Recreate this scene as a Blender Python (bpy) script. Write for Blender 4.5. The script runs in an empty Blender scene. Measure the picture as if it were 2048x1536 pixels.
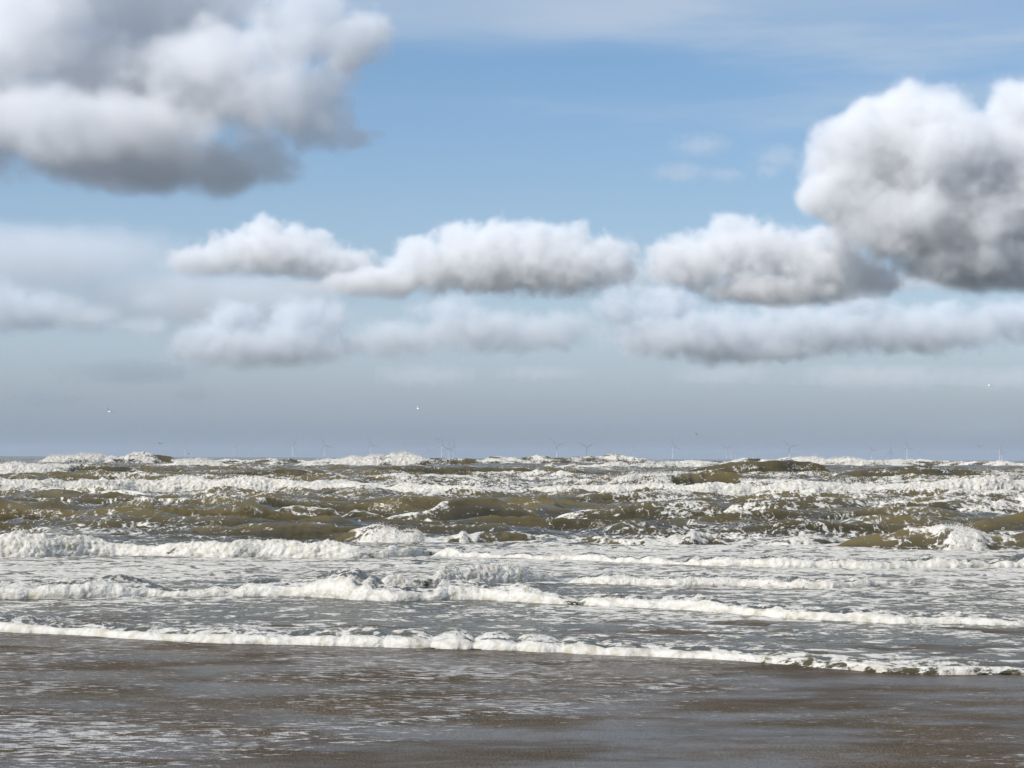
import bpy, math, random
import numpy as np
from mathutils import Vector, Matrix
R = math.radians
scene = bpy.context.scene
COL = scene.collection

# ------------------------------------------------------------------ camera
CAM_H = 2.0
F_PX = 4200.0                      # focal length in pixels of the 2048 px wide photograph
cam_data = bpy.data.cameras.new('camera')
cam = bpy.data.objects.new('camera', cam_data)
COL.objects.link(cam)
cam_data.sensor_width = 36.0
cam_data.lens = 36.0 * F_PX / 2048.0
cam_data.clip_start = 0.5
cam_data.clip_end = 200000.0
PITCH, ROLL = R(2.02), R(0.26)
CAM_ROT = Matrix.Rotation(math.pi / 2 + PITCH, 3, 'X') @ Matrix.Rotation(ROLL, 3, 'Z')
cam.matrix_world = Matrix.Translation((0, 0, CAM_H)) @ CAM_ROT.to_4x4()
scene.camera = cam

# ------------------------------------------------------------------ sun, sky, exposure
SUN_EL, SUN_AZ = R(40), R(233)     # behind the camera, to the left
sun_dir = Vector((math.sin(SUN_AZ) * math.cos(SUN_EL), math.cos(SUN_AZ) * math.cos(SUN_EL), math.sin(SUN_EL)))
sun_data = bpy.data.lights.new('sun', 'SUN')
sun_data.energy = 4.9
sun_data.angle = R(0.53)
sun_data.color = (1.0, 0.965, 0.915)
sun = bpy.data.objects.new('sun', sun_data)
COL.objects.link(sun)
sun.rotation_euler = (-sun_dir).to_track_quat('-Z', 'Y').to_euler()
sun.location = (-20, -30, 40)

scene.view_settings.view_transform = 'Standard'
scene.view_settings.look = 'None'
scene.view_settings.exposure = 0.0
scene.view_settings.gamma = 1.0
scene.view_settings.use_curve_mapping = False
scene.cycles.volume_bounces = 6
scene.cycles.volume_step_rate = 2.0
scene.cycles.max_bounces = 12
scene.cycles.use_denoising = True


class NB:
    """small helper to write node trees as expressions"""
    def __init__(s, tree):
        s.t = tree

    def n(s, typ, **kw):
        nd = s.t.nodes.new(typ)
        for k, v in kw.items():
            setattr(nd, k, v)
        return nd

    def put(s, sock, v):
        if isinstance(v, bpy.types.NodeSocket):
            s.t.links.new(v, sock)
        else:
            sock.default_value = v

    def m(s, op, a, b=None, c=None, clamp=False):
        nd = s.n('ShaderNodeMath', operation=op, use_clamp=clamp)
        s.put(nd.inputs[0], a)
        if b is not None:
            s.put(nd.inputs[1], b)
        if c is not None:
            s.put(nd.inputs[2], c)
        return nd.outputs[0]

    def v(s, op, a, b=None, scale=None):
        nd = s.n('ShaderNodeVectorMath', operation=op)
        s.put(nd.inputs[0], a)
        if b is not None:
            s.put(nd.inputs[1], b)
        if scale is not None:
            s.put(nd.inputs['Scale'], scale)
        return nd.outputs['Value'] if op in ('LENGTH', 'DISTANCE', 'DOT_PRODUCT') else nd.outputs[0]

    def noise(s, vec, scale, detail=2.0, rough=0.5, lac=2.0, color=False):
        nd = s.n('ShaderNodeTexNoise', noise_dimensions='3D', normalize=True)
        s.put(nd.inputs['Vector'], vec)
        for key, val in (('Scale', scale), ('Detail', detail), ('Roughness', rough), ('Lacunarity', lac)):
            s.put(nd.inputs[key], val)
        return nd.outputs['Color'] if color else nd.outputs[0]

    def ramp(s, x, a, b, lo=0.0, hi=1.0):
        nd = s.n('ShaderNodeMapRange', interpolation_type='SMOOTHSTEP')
        for i, val in enumerate((x, a, b, lo, hi)):
            s.put(nd.inputs[i], val)
        return nd.outputs[0]

    def mix(s, f, a, b):
        nd = s.n('ShaderNodeMix', data_type='RGBA')
        s.put(nd.inputs[0], f)
        s.put(nd.inputs[6], a)
        s.put(nd.inputs[7], b)
        return nd.outputs[2]

    def sep(s, vec):
        nd = s.n('ShaderNodeSeparateXYZ')
        s.put(nd.inputs[0], vec)
        return nd.outputs


world = bpy.data.worlds.new('World')
scene.world = world
world.use_nodes = True
B = NB(world.node_tree)
sky = B.n('ShaderNodeTexSky', sky_type='NISHITA')
sky.sun_disc = False
sky.sun_elevation = SUN_EL
sky.sun_rotation = SUN_AZ
sky.air_density = 1.0
sky.dust_density = 0.4
sky.ozone_density = 3.5
bg = world.node_tree.nodes['Background']
bg.inputs[1].default_value = 0.10
dirv = B.n('ShaderNodeTexCoord').outputs['Generated']
dx, dy, dz = B.sep(dirv)
up = B.m('MAXIMUM', dz, 0.0)
# sea air: a grey blue veil that thickens towards the horizon all round
veil = B.m('MULTIPLY', B.m('EXPONENT', B.m('MULTIPLY', up, -9.0)), 0.93)
hs = B.n('ShaderNodeHueSaturation')
hs.inputs['Saturation'].default_value = 1.22
hs.inputs['Value'].default_value = 1.13
B.put(hs.inputs['Color'], sky.outputs[0])
air = B.mix(B.ramp(up, 0.0, 0.075), (2.05, 2.66, 3.85, 1), (4.5, 5.05, 6.65, 1))
c = B.mix(veil, hs.outputs[0], air)
# thin high streaks of cirrus
sv = B.v('MULTIPLY', dirv, (2.2, 2.2, 16.0))
ci = B.noise(sv, 1.7, 6.0, 0.55)
ci2 = B.noise(B.v('ADD', dirv, (7.3, 1.1, 2.0)), 2.3, 2.0)
cf = B.m('MULTIPLY', B.ramp(ci, 0.46, 0.72), B.ramp(ci2, 0.35, 0.65))
cf = B.m('MULTIPLY', cf, B.ramp(up, 0.06, 0.2, 0.15, 0.5))
# a thin even sheet of cirrus overhead, its lower edge frayed
edge = B.m('ADD', up, B.m('MULTIPLY', B.m('SUBTRACT', ci, 0.5), 0.035))
cf = B.m('ADD', cf, B.ramp(edge, 0.182, 0.215, 0.0, 0.42), clamp=True)
c = B.mix(cf, c, (5.6, 6.4, 7.4, 1))
world.node_tree.links.new(c, bg.inputs[0])


def ray(px, py):
    """direction towards a point of the photograph (2048 x 1536), scaled to 1 m forward"""
    d = CAM_ROT @ Vector(((px - 1024) / F_PX, (768 - py) / F_PX, -1.0))
    return d / d.y


def at(px, py, dist):
    return Vector((0, 0, CAM_H)) + ray(px, py) * dist


def on_ground(px, py, z=0.0):
    d = ray(px, py)
    return Vector((0, 0, CAM_H)) + d * ((z - CAM_H) / d.z)


MI = np.array(CAM_ROT.inverted())


def to_px(x, y, z=0.0):
    """numpy: world -> pixel of the photograph"""
    p = np.stack([x, y, np.zeros_like(x) + z - CAM_H])
    q = np.tensordot(MI, p, 1)
    return 1024 + F_PX * q[0] / -q[2], 768 - F_PX * q[1] / -q[2]


def tag(o, label=None, cat=None, group=None, kind=None):
    for k, v in (('label', label), ('category', cat), ('group', group), ('kind', kind)):
        if v:
            o[k] = v
    return o


# ------------------------------------------------------------------ numpy noise
_rng = np.random.default_rng(7)
_P = np.tile(_rng.permutation(256), 3).astype(np.int64)
_G3 = _rng.normal(size=(256, 3))
_G3 /= np.linalg.norm(_G3, axis=1)[:, None]
_G3 = _G3.astype(np.float32)


def perlin3(x, y, z):
    xi, yi, zi = np.floor(x), np.floor(y), np.floor(z)
    fx, fy, fz = (x - xi).astype(np.float32), (y - yi).astype(np.float32), (z - zi).astype(np.float32)
    xi, yi, zi = xi.astype(np.int64) & 255, yi.astype(np.int64) & 255, zi.astype(np.int64) & 255
    u, v, w = (f * f * f * (f * (f * 6 - 15) + 10) for f in (fx, fy, fz))
    out = 0
    for i in (0, 1):
        a = _P[xi + i]
        for j in (0, 1):
            b = _P[a + yi + j]
            for k in (0, 1):
                g = _G3[_P[b + zi + k] & 255]
                d = g[..., 0] * (fx - i) + g[..., 1] * (fy - j) + g[..., 2] * (fz - k)
                out = out + d * (u if i else 1 - u) * (v if j else 1 - v) * (w if k else 1 - w)
    return out * 1.5


def perlin2(x, y, seed=0.0):
    return perlin3(x, y, np.zeros_like(x) + seed + 0.37)


def fbm2(x, y, octaves=4, seed=0.0, rough=0.5):
    a, s, out = 1.0, 1.0, 0.0
    for i in range(octaves):
        out = out + a * perlin2(x * s, y * s, seed + i * 7.7)
        a *= rough
        s *= 2.03
    return out


def billow3(x, y, z, octaves=4, rough=0.5):
    a, s, out, tot = 1.0, 1.0, 0.0, 0.0
    for i in range(octaves):
        n = perlin3(x * s + i * 13.1, y * s + i * 5.7, z * s + i * 9.2)
        out = out + a * np.minimum(np.abs(n) * 1.7, 1.2)
        tot += a
        a *= rough
        s *= 2.1
    return out / tot


def smooth(a, b, x):
    t = np.clip((x - a) / (b - a), 0, 1)
    return t * t * (3 - 2 * t)


def grid_mesh(name, X, Y, Z, mat, attrs=None, flip=False):
    n, k = X.shape
    co = np.stack([X, Y, Z], -1).reshape(-1, 3).astype(np.float32)
    idx = np.arange(n * k).reshape(n, k)
    q = np.stack([idx[:-1, :-1], idx[:-1, 1:], idx[1:, 1:], idx[1:, :-1]], -1).reshape(-1, 4)
    if flip:
        q = q[:, ::-1]
    return raw_mesh(name, co, q, mat, attrs)


def raw_mesh(name, co, faces, mat, attrs=None, shade=True):
    me = bpy.data.meshes.new(name)
    nf, k = faces.shape
    me.vertices.add(len(co))
    me.vertices.foreach_set('co', np.ascontiguousarray(co, np.float32).ravel())
    me.loops.add(nf * k)
    me.loops.foreach_set('vertex_index', np.ascontiguousarray(faces, np.int32).ravel())
    me.polygons.add(nf)
    me.polygons.foreach_set('loop_start', np.arange(0, nf * k, k, dtype=np.int32))
    me.polygons.foreach_set('use_smooth', np.full(nf, shade, bool))
    me.update(calc_edges=True)
    for key, val in (attrs or {}).items():
        a = me.attributes.new(key, 'FLOAT', 'POINT')
        a.data.foreach_set('value', np.ascontiguousarray(val, np.float32).ravel())
    me.materials.append(mat)
    o = bpy.data.objects.new(name, me)
    COL.objects.link(o)
    return o


# ------------------------------------------------------------------ materials
def new_mat(name):
    m = bpy.data.materials.new(name)
    m.use_nodes = True
    return m, NB(m.node_tree), m.node_tree.nodes['Principled BSDF']


def attr(b, name):
    return b.n('ShaderNodeAttribute', attribute_name=name).outputs['Fac']


# turbid, sandy North Sea water with a lace of foam; the point attribute "foam" says how much
sea_mat, B, P = new_mat('sea_water')
pos = B.n('ShaderNodeTexCoord').outputs['Object']
foam = attr(B, 'foam')
warp = B.v('ADD', pos, B.v('SCALE', B.v('SUBTRACT', B.noise(pos, 0.9, 3.0, color=True), (0.5, 0.5, 0.5)), scale=0.7))
n_big = B.noise(B.v('MULTIPLY', warp, (0.8, 1.0, 1.0)), 2.0, 6.0, 0.62)
n_fine = B.noise(B.v('MULTIPLY', warp, (1.0, 0.7, 1.0)), 7.0, 5.0, 0.6)
lace = B.m('SUBTRACT', 1.0, B.m('MULTIPLY', B.m('ABSOLUTE', B.m('SUBTRACT', n_big, 0.5)), 4.0))
pat = B.m('ADD', B.m('MULTIPLY', B.m('SUBTRACT', n_big, 0.5), 1.5),
          B.m('ADD', B.m('MULTIPLY', B.m('SUBTRACT', n_fine, 0.5), 1.3), B.m('MULTIPLY', B.m('SUBTRACT', lace, 0.5), 0.16)))
web = B.noise(B.v('ADD', pos, B.v('SCALE', B.v('SUBTRACT', B.noise(pos, 0.5, 3.0, color=True), (0.5, 0.5, 0.5)), scale=1.4)), 1.5, 3.0, 0.55)
line = B.m('MULTIPLY', B.ramp(B.m('ABSOLUTE', B.m('SUBTRACT', web, 0.5)), 0.004, 0.026, 1.0, 0.0), B.ramp(B.noise(pos, 0.35, 3.0), 0.36, 0.58))
pat = B.m('ADD', pat, B.m('MULTIPLY', line, 0.30))
fm = B.ramp(B.m('ADD', foam, pat), 0.42, 0.68)
deep = B.noise(pos, 0.23, 3.0)
watercol = B.mix(B.ramp(deep, 0.3, 0.7), (0.078, 0.063, 0.032, 1), (0.038, 0.035, 0.023, 1))
watercol = B.mix(attr(B, 'thin'), watercol, (0.128, 0.101, 0.046, 1))        # crests painted golden, standing in for light through thin water
foamcol = B.mix(B.ramp(n_fine, 0.25, 0.6), (0.38, 0.345, 0.27, 1), (0.565, 0.545, 0.50, 1))
rip = B.m('ADD', B.noise(B.v('MULTIPLY', pos, (0.55, 1.0, 1.0)), 5.0, 5.0, 0.55),
          B.m('MULTIPLY', n_fine, B.m('MULTIPLY', fm, 1.0)))
bump = B.n('ShaderNodeBump')
bump.inputs['Strength'].default_value = 0.75
bump.inputs['Distance'].default_value = 0.065
B.put(bump.inputs['Height'], rip)
swl = B.n('ShaderNodeBump')
swl.inputs['Strength'].default_value = 0.15
swl.inputs['Distance'].default_value = 0.3
B.put(swl.inputs['Height'], B.noise(B.v('MULTIPLY', warp, (0.5, 1.0, 1.4)), 1.5, 3.0, 0.5))
B.put(bump.inputs['Normal'], swl.outputs[0])


def wet_surface(b, bsdf, colour, rough, shine, normal, dry=None):
    """diffuse body under a rough, partly self-hiding water surface"""
    t = b.t
    t.nodes.remove(bsdf)
    dif = b.n('ShaderNodeBsdfDiffuse')
    b.put(dif.inputs['Color'], colour)
    b.put(dif.inputs['Normal'], normal)
    glo = b.n('ShaderNodeBsdfGlossy')
    b.put(glo.inputs['Roughness'], rough)
    b.put(glo.inputs['Normal'], normal)
    fr = b.n('ShaderNodeFresnel')
    fr.inputs['IOR'].default_value = 1.33
    b.put(fr.inputs['Normal'], normal)
    mx = b.n('ShaderNodeMixShader')
    b.put(mx.inputs[0], b.m('MULTIPLY', fr.outputs[0], shine))
    t.links.new(dif.outputs[0], mx.inputs[1])
    t.links.new(glo.outputs[0], mx.inputs[2])
    t.links.new(mx.outputs[0], t.nodes['Material Output'].inputs['Surface'])


wet_surface(B, P, B.mix(fm, watercol, foamcol), 0.13, B.m('SUBTRACT', 0.80, B.m('MULTIPLY', fm, 0.74)), bump.outputs[0])

# spray and loose froth: white
spray_mat, B, P = new_mat('sea_spray')
P.inputs['Base Color'].default_value = (0.56, 0.54, 0.50, 1)
P.inputs['Roughness'].default_value = 0.6
P.inputs['Subsurface Weight'].default_value = 0.0

# wet sand under a film of draining water, with streaks of foam left by the last wave
sand_mat, B, P = new_mat('wet_sand')
pos = B.n('ShaderNodeTexCoord').outputs['Object']
foam = attr(B, 'foam')
film = attr(B, 'film')
w2 = B.v('ADD', pos, B.v('SCALE', B.v('SUBTRACT', B.noise(pos, 2.0, 3.0, color=True), (0.5, 0.5, 0.5)), scale=0.25))
s1 = B.noise(B.v('MULTIPLY', w2, (0.8, 2.0, 1.0)), 4.2, 4.0, 0.6)
s2 = B.noise(B.v('MULTIPLY', w2, (0.55, 1.9, 1.0)), 15.0, 3.0, 0.6)
pat = B.m('ADD', B.m('MULTIPLY', B.m('SUBTRACT', s1, 0.5), 1.8), B.m('MULTIPLY', B.m('SUBTRACT', s2, 0.5), 1.2))
net = B.m('SUBTRACT', 1.0, B.m('MULTIPLY', B.m('ABSOLUTE', B.m('SUBTRACT', s1, 0.5)), 8.0))
pat = B.m('ADD', pat, B.m('MULTIPLY', B.m('SUBTRACT', net, 0.4), 0.17))
fm = B.ramp(B.m('ADD', foam, pat), 0.48, 0.65)
grain = B.noise(B.v('MULTIPLY', pos, (1.0, 0.35, 1.0)), 48.0, 3.0, 0.7)
patch = B.noise(B.v('MULTIPLY', pos, (0.35, 0.5, 1.0)), 1.6, 4.0, 0.55)
sand = B.mix(B.ramp(patch, 0.35, 0.65), (0.082, 0.058, 0.033, 1), (0.128, 0.096, 0.060, 1))
sand = B.mix(B.m('MULTIPLY', B.ramp(grain, 0.42, 0.58), 0.85), sand, (0.06, 0.045, 0.03, 1))
rip = B.m('ADD', B.m('MULTIPLY', B.noise(B.v('MULTIPLY', pos, (0.6, 1.0, 1.0)), 11.0, 4.0, 0.6), B.m('ADD', 0.25, film)),
          B.m('MULTIPLY', grain, 1.9))
rip = B.m('ADD', rip, B.m('MULTIPLY', fm, 0.5))
bump = B.n('ShaderNodeBump')
bump.inputs['Strength'].default_value = 0.6
bump.inputs['Distance'].default_value = 0.035
B.put(bump.inputs['Height'], rip)
sheen = B.ramp(B.noise(B.v('MULTIPLY', pos, (0.3, 0.6, 1.0)), 1.7, 6.0, 0.65), 0.38, 0.62, 0.15, 0.95)
wet_surface(B, P, B.mix(B.m('MULTIPLY', fm, 0.76), sand, (0.60, 0.59, 0.57, 1)), B.m('SUBTRACT', 0.30, B.m('MULTIPLY', film, 0.16)),
            B.m('MULTIPLY', sheen, B.m('SUBTRACT', 1.0, B.m('MULTIPLY', fm, 0.85))), bump.outputs[0])

paint_mat, B, P = new_mat('turbine_paint')
P.inputs['Base Color'].default_value = (0.40, 0.42, 0.44, 1)
P.inputs['Roughness'].default_value = 0.45
blade_mat, B, P = new_mat('turbine_blade_shaded')
P.inputs['Base Color'].default_value = (0.23, 0.24, 0.255, 1)  # light grey blades coloured darker, cloud shade put into the paint
P.inputs['Roughness'].default_value = 0.5
white_feather, B, P = new_mat('white_feathers')
pos = B.n('ShaderNodeTexCoord').outputs['Object']
B.put(P.inputs['Base Color'], B.mix(B.noise(pos, 14.0, 3.0), (0.72, 0.73, 0.74, 1), (0.86, 0.86, 0.85, 1)))
P.inputs['Roughness'].default_value = 0.8
grey_feather, B, P = new_mat('grey_feathers')
P.inputs['Base Color'].default_value = (0.10, 0.11, 0.125, 1)
P.inputs['Roughness'].default_value = 0.8
dark_feather, B, P = new_mat('shaded_feathers')
P.inputs['Base Color'].default_value = (0.022, 0.021, 0.021, 1)  # the birds' shaded side put into a near-black colour
P.inputs['Roughness'].default_value = 0.8



def vapour(name, colour):
    mat = bpy.data.materials.new(name)
    mat.use_nodes = True
    t = mat.node_tree
    t.nodes.clear()
    out = t.nodes.new('ShaderNodeOutputMaterial')
    pv = t.nodes.new('ShaderNodeVolumePrincipled')
    pv.inputs['Color'].default_value = colour
    pv.inputs['Density'].default_value = 1.0
    pv.inputs['Anisotropy'].default_value = 0.0
    t.links.new(pv.outputs[0], out.inputs['Volume'])
    return mat


cloud_mat = vapour('cloud_vapour', (.99, .994, 1, 1))
haze_tinted_cloud_mat = vapour('haze_tinted_cloud_vapour', (.91, .935, .96, 1))  # distant clouds: aerial haze and shade put into a greyer albedo


# ------------------------------------------------------------------ the sea
FRONT = np.array([(-1300, 1224), (-400, 1246), (-200, 1253), (0, 1264), (150, 1270), (300, 1281), (500, 1288), (700, 1294), (900, 1299),
                  (1100, 1304), (1300, 1313), (1450, 1320), (1600, 1331), (1800, 1345), (1920, 1349), (2048, 1350), (2250, 1355), (2500, 1362), (3300, 1374)], float)
_fw = np.array([tuple(on_ground(*p))[:2] for p in FRONT])
FRONT_U, FRONT_D = _fw[:, 0] / _fw[:, 1], _fw[:, 1]      # lateral tangent -> distance of the swash front

# how much foam lies on the water: rows by where they lie (photo rows mapped to the ground), columns across
FY = np.array([912, 922, 935, 948, 958, 968, 985, 996, 1012, 1040, 1060, 1080, 1100, 1118, 1132, 1150, 1168, 1185, 1205, 1230, 1258, 1290, 1320, 1350], float)
FX = np.array([-300, 0, 350, 700, 1050, 1400, 1750, 2048, 2350], float)
FF = np.array([
    [.20, .20, .15, .15, .15, .15, .15, .15, .15],
    [.31, .31, .16, .16, .06, .18, .14, .14, .16],
    [.26, .26, .04, .08, .10, .12, .06, .18, .16],
    [.11, .11, .02, .02, .12, .16, .02, .16, .16],
    [.13, .13, .05, .13, .23, .35, .17, .23, .25],
    [.34, .34, .29, .34, .41, .45, .41, .39, .39],
    [.66, .66, .58, .58, .58, .66, .68, .66, .66],
    [.41, .41, .36, .34, .32, .44, .50, .47, .47],
    [.21, .21, .27, .27, .16, .22, .26, .28, .28],
    [.26, .26, .30, .12, .11, .21, .27, .27, .27],
    [.37, .37, .31, .09, .21, .33, .33, .25, .25],
    [.50, .50, .25, .13, .47, .51, .45, .39, .39],
    [.55, .55, .45, .45, .66, .70, .66, .55, .55],
    [.60, .60, .62, .66, .72, .66, .62, .60, .60],
    [.62, .62, .66, .62, .58, .54, .60, .62, .62],
    [.60, .60, .58, .56, .56, .58, .56, .60, .60],
    [.52, .52, .50, .46, .46, .46, .50, .60, .60],
    [.50, .50, .48, .42, .36, .44, .52, .60, .60],
    [.50, .50, .48, .34, .42, .40, .50, .54, .54],
    [.46, .46, .46, .38, .36, .44, .42, .50, .50],
    [.42, .42, .40, .36, .36, .42, .44, .50, .50],
    [.42, .42, .40, .38, .36, .40, .46, .50, .50],
    [.40, .40, .38, .36, .36, .38, .46, .48, .48],
    [.40, .40, .38, .36, .36, .38, .44, .46, .46]])


def table(px, py, ty, tx, tf):
    iy = np.clip(np.interp(py, ty, np.arange(len(ty))), 0, len(ty) - 1.001)
    ix = np.clip(np.interp(px, tx, np.arange(len(tx))), 0, len(tx) - 1.001)
    j, i = iy.astype(int), ix.astype(int)
    v, u = iy - j, ix - i
    return (tf[j, i] * (1 - u) * (1 - v) + tf[j, i + 1] * u * (1 - v) + tf[j + 1, i] * (1 - u) * v + tf[j + 1, i + 1] * u * v)


# Each wave: points along its foot (column, row of the foot, height in rows, foam 0..1) as read off the photograph;
# they are turned into metres on the beach and built there.
WAVES = []


def wave(label, pts, style='bore', back=7.0, lump=0.22, lump_size=0.55, seed=0, crest_foam=0.25, spray=0.0, face=1.0, part_foam=None):
    WAVES.append(dict(label=label, pts=np.array(pts, float), style=style, back=back, lump=lump, lump_size=lump_size, seed=seed,
                      crest_foam=crest_foam, spray=spray, face=face))


wave('low white roll of foam at the edge of the wash, nearest to the wet sand', [
    (-400, 1246, 17, 1), (-200, 1253, 18, 1), (0, 1266, 22, 1), (150, 1271, 19, 1), (300, 1282, 20, 1), (500, 1289, 21, 1), (700, 1295, 24, 1), (900, 1300, 25, 1),
    (1100, 1306, 24, 1), (1300, 1315, 22, 1), (1450, 1321, 19, .8), (1520, 1326, 18, .68), (1600, 1333, 19, .64), (1800, 1347, 17, .62), (1920, 1350, 17, .66),
    (2048, 1350, 18, .64), (2250, 1356, 17, .64), (2500, 1363, 17, .64)], style='roll', back=26, lump=0.30, lump_size=0.9, seed=1)
wave('second white foam line from the wet sand, full width, passing before the churned heap', [
    (-400, 1204, 28, 1), (-200, 1202, 28, 1), (0, 1200, 30, 1), (150, 1198, 32, 1), (300, 1194, 26, .95), (450, 1194, 26, .95), (600, 1194, 24, 1), (660, 1198, 40, 1.1), (760, 1204, 44, 1.1), (860, 1202, 30, 1.1), (950, 1200, 24, .95),
    (1050, 1206, 22, .9), (1200, 1213, 22, .9), (1400, 1224, 23, .9), (1600, 1240, 24, .95), (1640, 1243, 28, 1), (1800, 1249, 23, 1), (2048, 1253, 20, 1), (2250, 1256, 18, 1), (2500, 1260, 18, 1)],
    style='roll', back=20, lump=0.42, lump_size=0.8, seed=2, spray=0.6)
wave('churned white heap of a breaker just behind the second foam line', [
    (560, 1172, 8, .7), (640, 1176, 20, .8), (720, 1178, 34, .95), (800, 1178, 40, 1), (880, 1174, 42, 1), (960, 1170, 46, 1), (1010, 1167, 44, 1.05), (1060, 1166, 34, 1.1), (1100, 1163, 20, 1), (1140, 1160, 5, .8)],
    style='bore', back=6, lump=0.34, lump_size=0.5, seed=3, spray=1.6)
wave('short rounded foam line with a blunt puffed right end, right of the churned heap', [
    (1110, 1166, 5, .9), (1160, 1168, 14, 1), (1300, 1172, 16, 1), (1500, 1173, 18, 1), (1600, 1177, 20, 1), (1700, 1178, 22, 1), (1800, 1172, 24, 1.05), (1850, 1169, 26, 1.1), (1872, 1166, 8, 1)],
    style='roll', back=14, lump=0.5, lump_size=0.7, seed=4, spray=0.7)
wave('thin foam line starting at a white puff, in front of the three small brown breakers', [
    (850, 1112, 18, 1.1), (880, 1113, 27, 1.1), (905, 1114, 12, 1), (1000, 1117, 12, 1), (1150, 1121, 14, 1), (1300, 1128, 15, .95), (1400, 1132, 17, .95), (1600, 1137, 18, .95), (1800, 1138, 18, .95), (2048, 1136, 18, .95), (2300, 1135, 18, .95)],
    style='roll', back=14, lump=0.5, lump_size=0.8, seed=5, spray=0.6)
wave('rough white breaker running in from the left edge, cream coloured crest over smooth foam', [
    (-400, 1114, 40, .9), (-200, 1116, 40, .95), (0, 1115, 42, .95), (100, 1114, 44, 1), (200, 1112, 34, .92), (300, 1112, 30, .88), (400, 1116, 32, .95), (560, 1117, 34, .95), (700, 1118, 36, .95), (800, 1116, 34, 1), (870, 1112, 26, 1), (900, 1108, 4, 1)],
    style='bore', back=9, lump=0.34, lump_size=0.55, seed=6, spray=1.4)
wave('small brown breaker left of the middle with a frayed white lip', [
    (640, 1083, 3, .15), (680, 1086, 22, .1), (730, 1087, 27, .6), (800, 1087, 27, .78), (880, 1087, 29, .8), (940, 1087, 31, .75), (965, 1087, 29, .3), (1010, 1086, 24, .12), (1060, 1084, 16, .3), (1110, 1082, 3, .4)],
    style='spill', back=8, lump=0.26, lump_size=0.4, seed=7, spray=1.0)
wave('small brown breaker in the middle, white comb rising to its dark right end', [
    (1130, 1086, 3, .5), (1170, 1088, 16, .25), (1220, 1090, 22, .55), (1280, 1091, 28, .85), (1340, 1091, 36, .9), (1385, 1091, 40, .85), (1405, 1091, 38, .3), (1440, 1090, 26, .08), (1465, 1088, 4, .3)],
    style='spill', back=7, lump=0.3, lump_size=0.4, seed=8, spray=1.2)
wave('foam covered brown hump between the middle and right small breakers', [
    (1500, 1088, 3, .5), (1560, 1090, 16, .55), (1620, 1090, 20, .6), (1680, 1088, 14, .5), (1720, 1085, 3, .5)], style='spill', back=7, lump=0.15, lump_size=0.5, seed=9)
wave('smooth olive brown breaker at the right with one white fall of foam down its face', [
    (1650, 1092, 3, .2), (1720, 1096, 18, .22), (1780, 1099, 30, .16), (1850, 1101, 38, .2), (1880, 1101, 42, .4), (1915, 1102, 44, .85), (1960, 1102, 38, .8), (1995, 1102, 34, .35), (2060, 1102, 28, .12), (2200, 1100, 22, .15), (2350, 1098, 4, .3)],
    style='spill', back=8, lump=0.2, lump_size=0.4, seed=10, spray=0.8)
wave('smooth brown swell left of the middle behind the small breakers', [
    (280, 1066, 3, .3), (400, 1076, 26, .1), (520, 1080, 34, .03), (640, 1080, 32, .03), (740, 1078, 24, .08), (830, 1072, 4, .25)], style='swell', back=6, lump=0.05, seed=11, crest_foam=.05)
wave('left brown swell with a short froth comb, crossed by foam streaks', [
    (300, 1046, 3, .3), (400, 1048, 18, .2), (480, 1046, 24, .32), (560, 1044, 32, .42), (620, 1042, 34, .2), (720, 1040, 26, .12), (800, 1036, 4, .25)], style='swell', back=6, lump=0.12, seed=12, crest_foam=.3)
wave('flat brown swell at the left edge', [
    (-300, 1040, 26, .05), (0, 1040, 34, .05), (90, 1040, 34, .05), (150, 1038, 26, .15), (230, 1034, 4, .3)], style='swell', back=6, lump=0.06, seed=13, crest_foam=.1)
wave('pointed brown wave in the middle with a white cap on its left shoulder', [
    (740, 1034, 3, .3), (810, 1040, 34, .45), (850, 1043, 44, .42), (890, 1045, 54, .2), (935, 1045, 60, .06), (980, 1044, 50, .1), (1040, 1038, 30, .2), (1110, 1030, 4, .3)],
    style='swell', back=5, lump=0.14, seed=14, crest_foam=.22, spray=.5)
wave('choppy brown water streaked with foam, right of the pointed wave', [
    (1080, 1036, 3, .3), (1180, 1044, 30, .25), (1290, 1046, 40, .22), (1380, 1046, 44, .28), (1480, 1044, 34, .36), (1560, 1038, 4, .4)], style='swell', back=5, lump=0.26, lump_size=.8, seed=15, crest_foam=.15)
wave('ragged brown ridge laced with white, right of the middle', [
    (1420, 1026, 3, .35), (1500, 1034, 34, .36), (1600, 1036, 46, .36), (1680, 1036, 40, .3), (1760, 1034, 34, .34), (1860, 1034, 30, .3), (1960, 1032, 26, .34), (2030, 1028, 4, .4)], style='swell', back=5, lump=0.3, lump_size=.8, seed=16, crest_foam=.2, spray=.4)
wave('white crested brown wave at the right edge', [
    (1860, 1024, 4, .4), (1950, 1034, 32, .45), (2010, 1036, 40, .4), (2048, 1036, 42, .3), (2160, 1036, 40, .5), (2350, 1030, 8, .4)], style='spill', back=5, lump=0.24, seed=17, crest_foam=.35, spray=.6)
wave('long line of white surf across the left half, behind the brown swells', [
    (-400, 986, 30, .95), (-200, 986, 30, .95), (0, 986, 30, .98), (60, 986, 36, 1), (110, 985, 32, .95), (200, 985, 28, .9), (350, 984, 26, .92), (470, 985, 28, .95), (600, 986, 24, .92), (720, 987, 22, .9), (850, 989, 20, .88), (950, 990, 18, .85), (1040, 990, 10, .7), (1080, 990, 3, .6)],
    style='bore', back=9, lump=0.36, lump_size=0.5, seed=18, spray=1.3)
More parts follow.
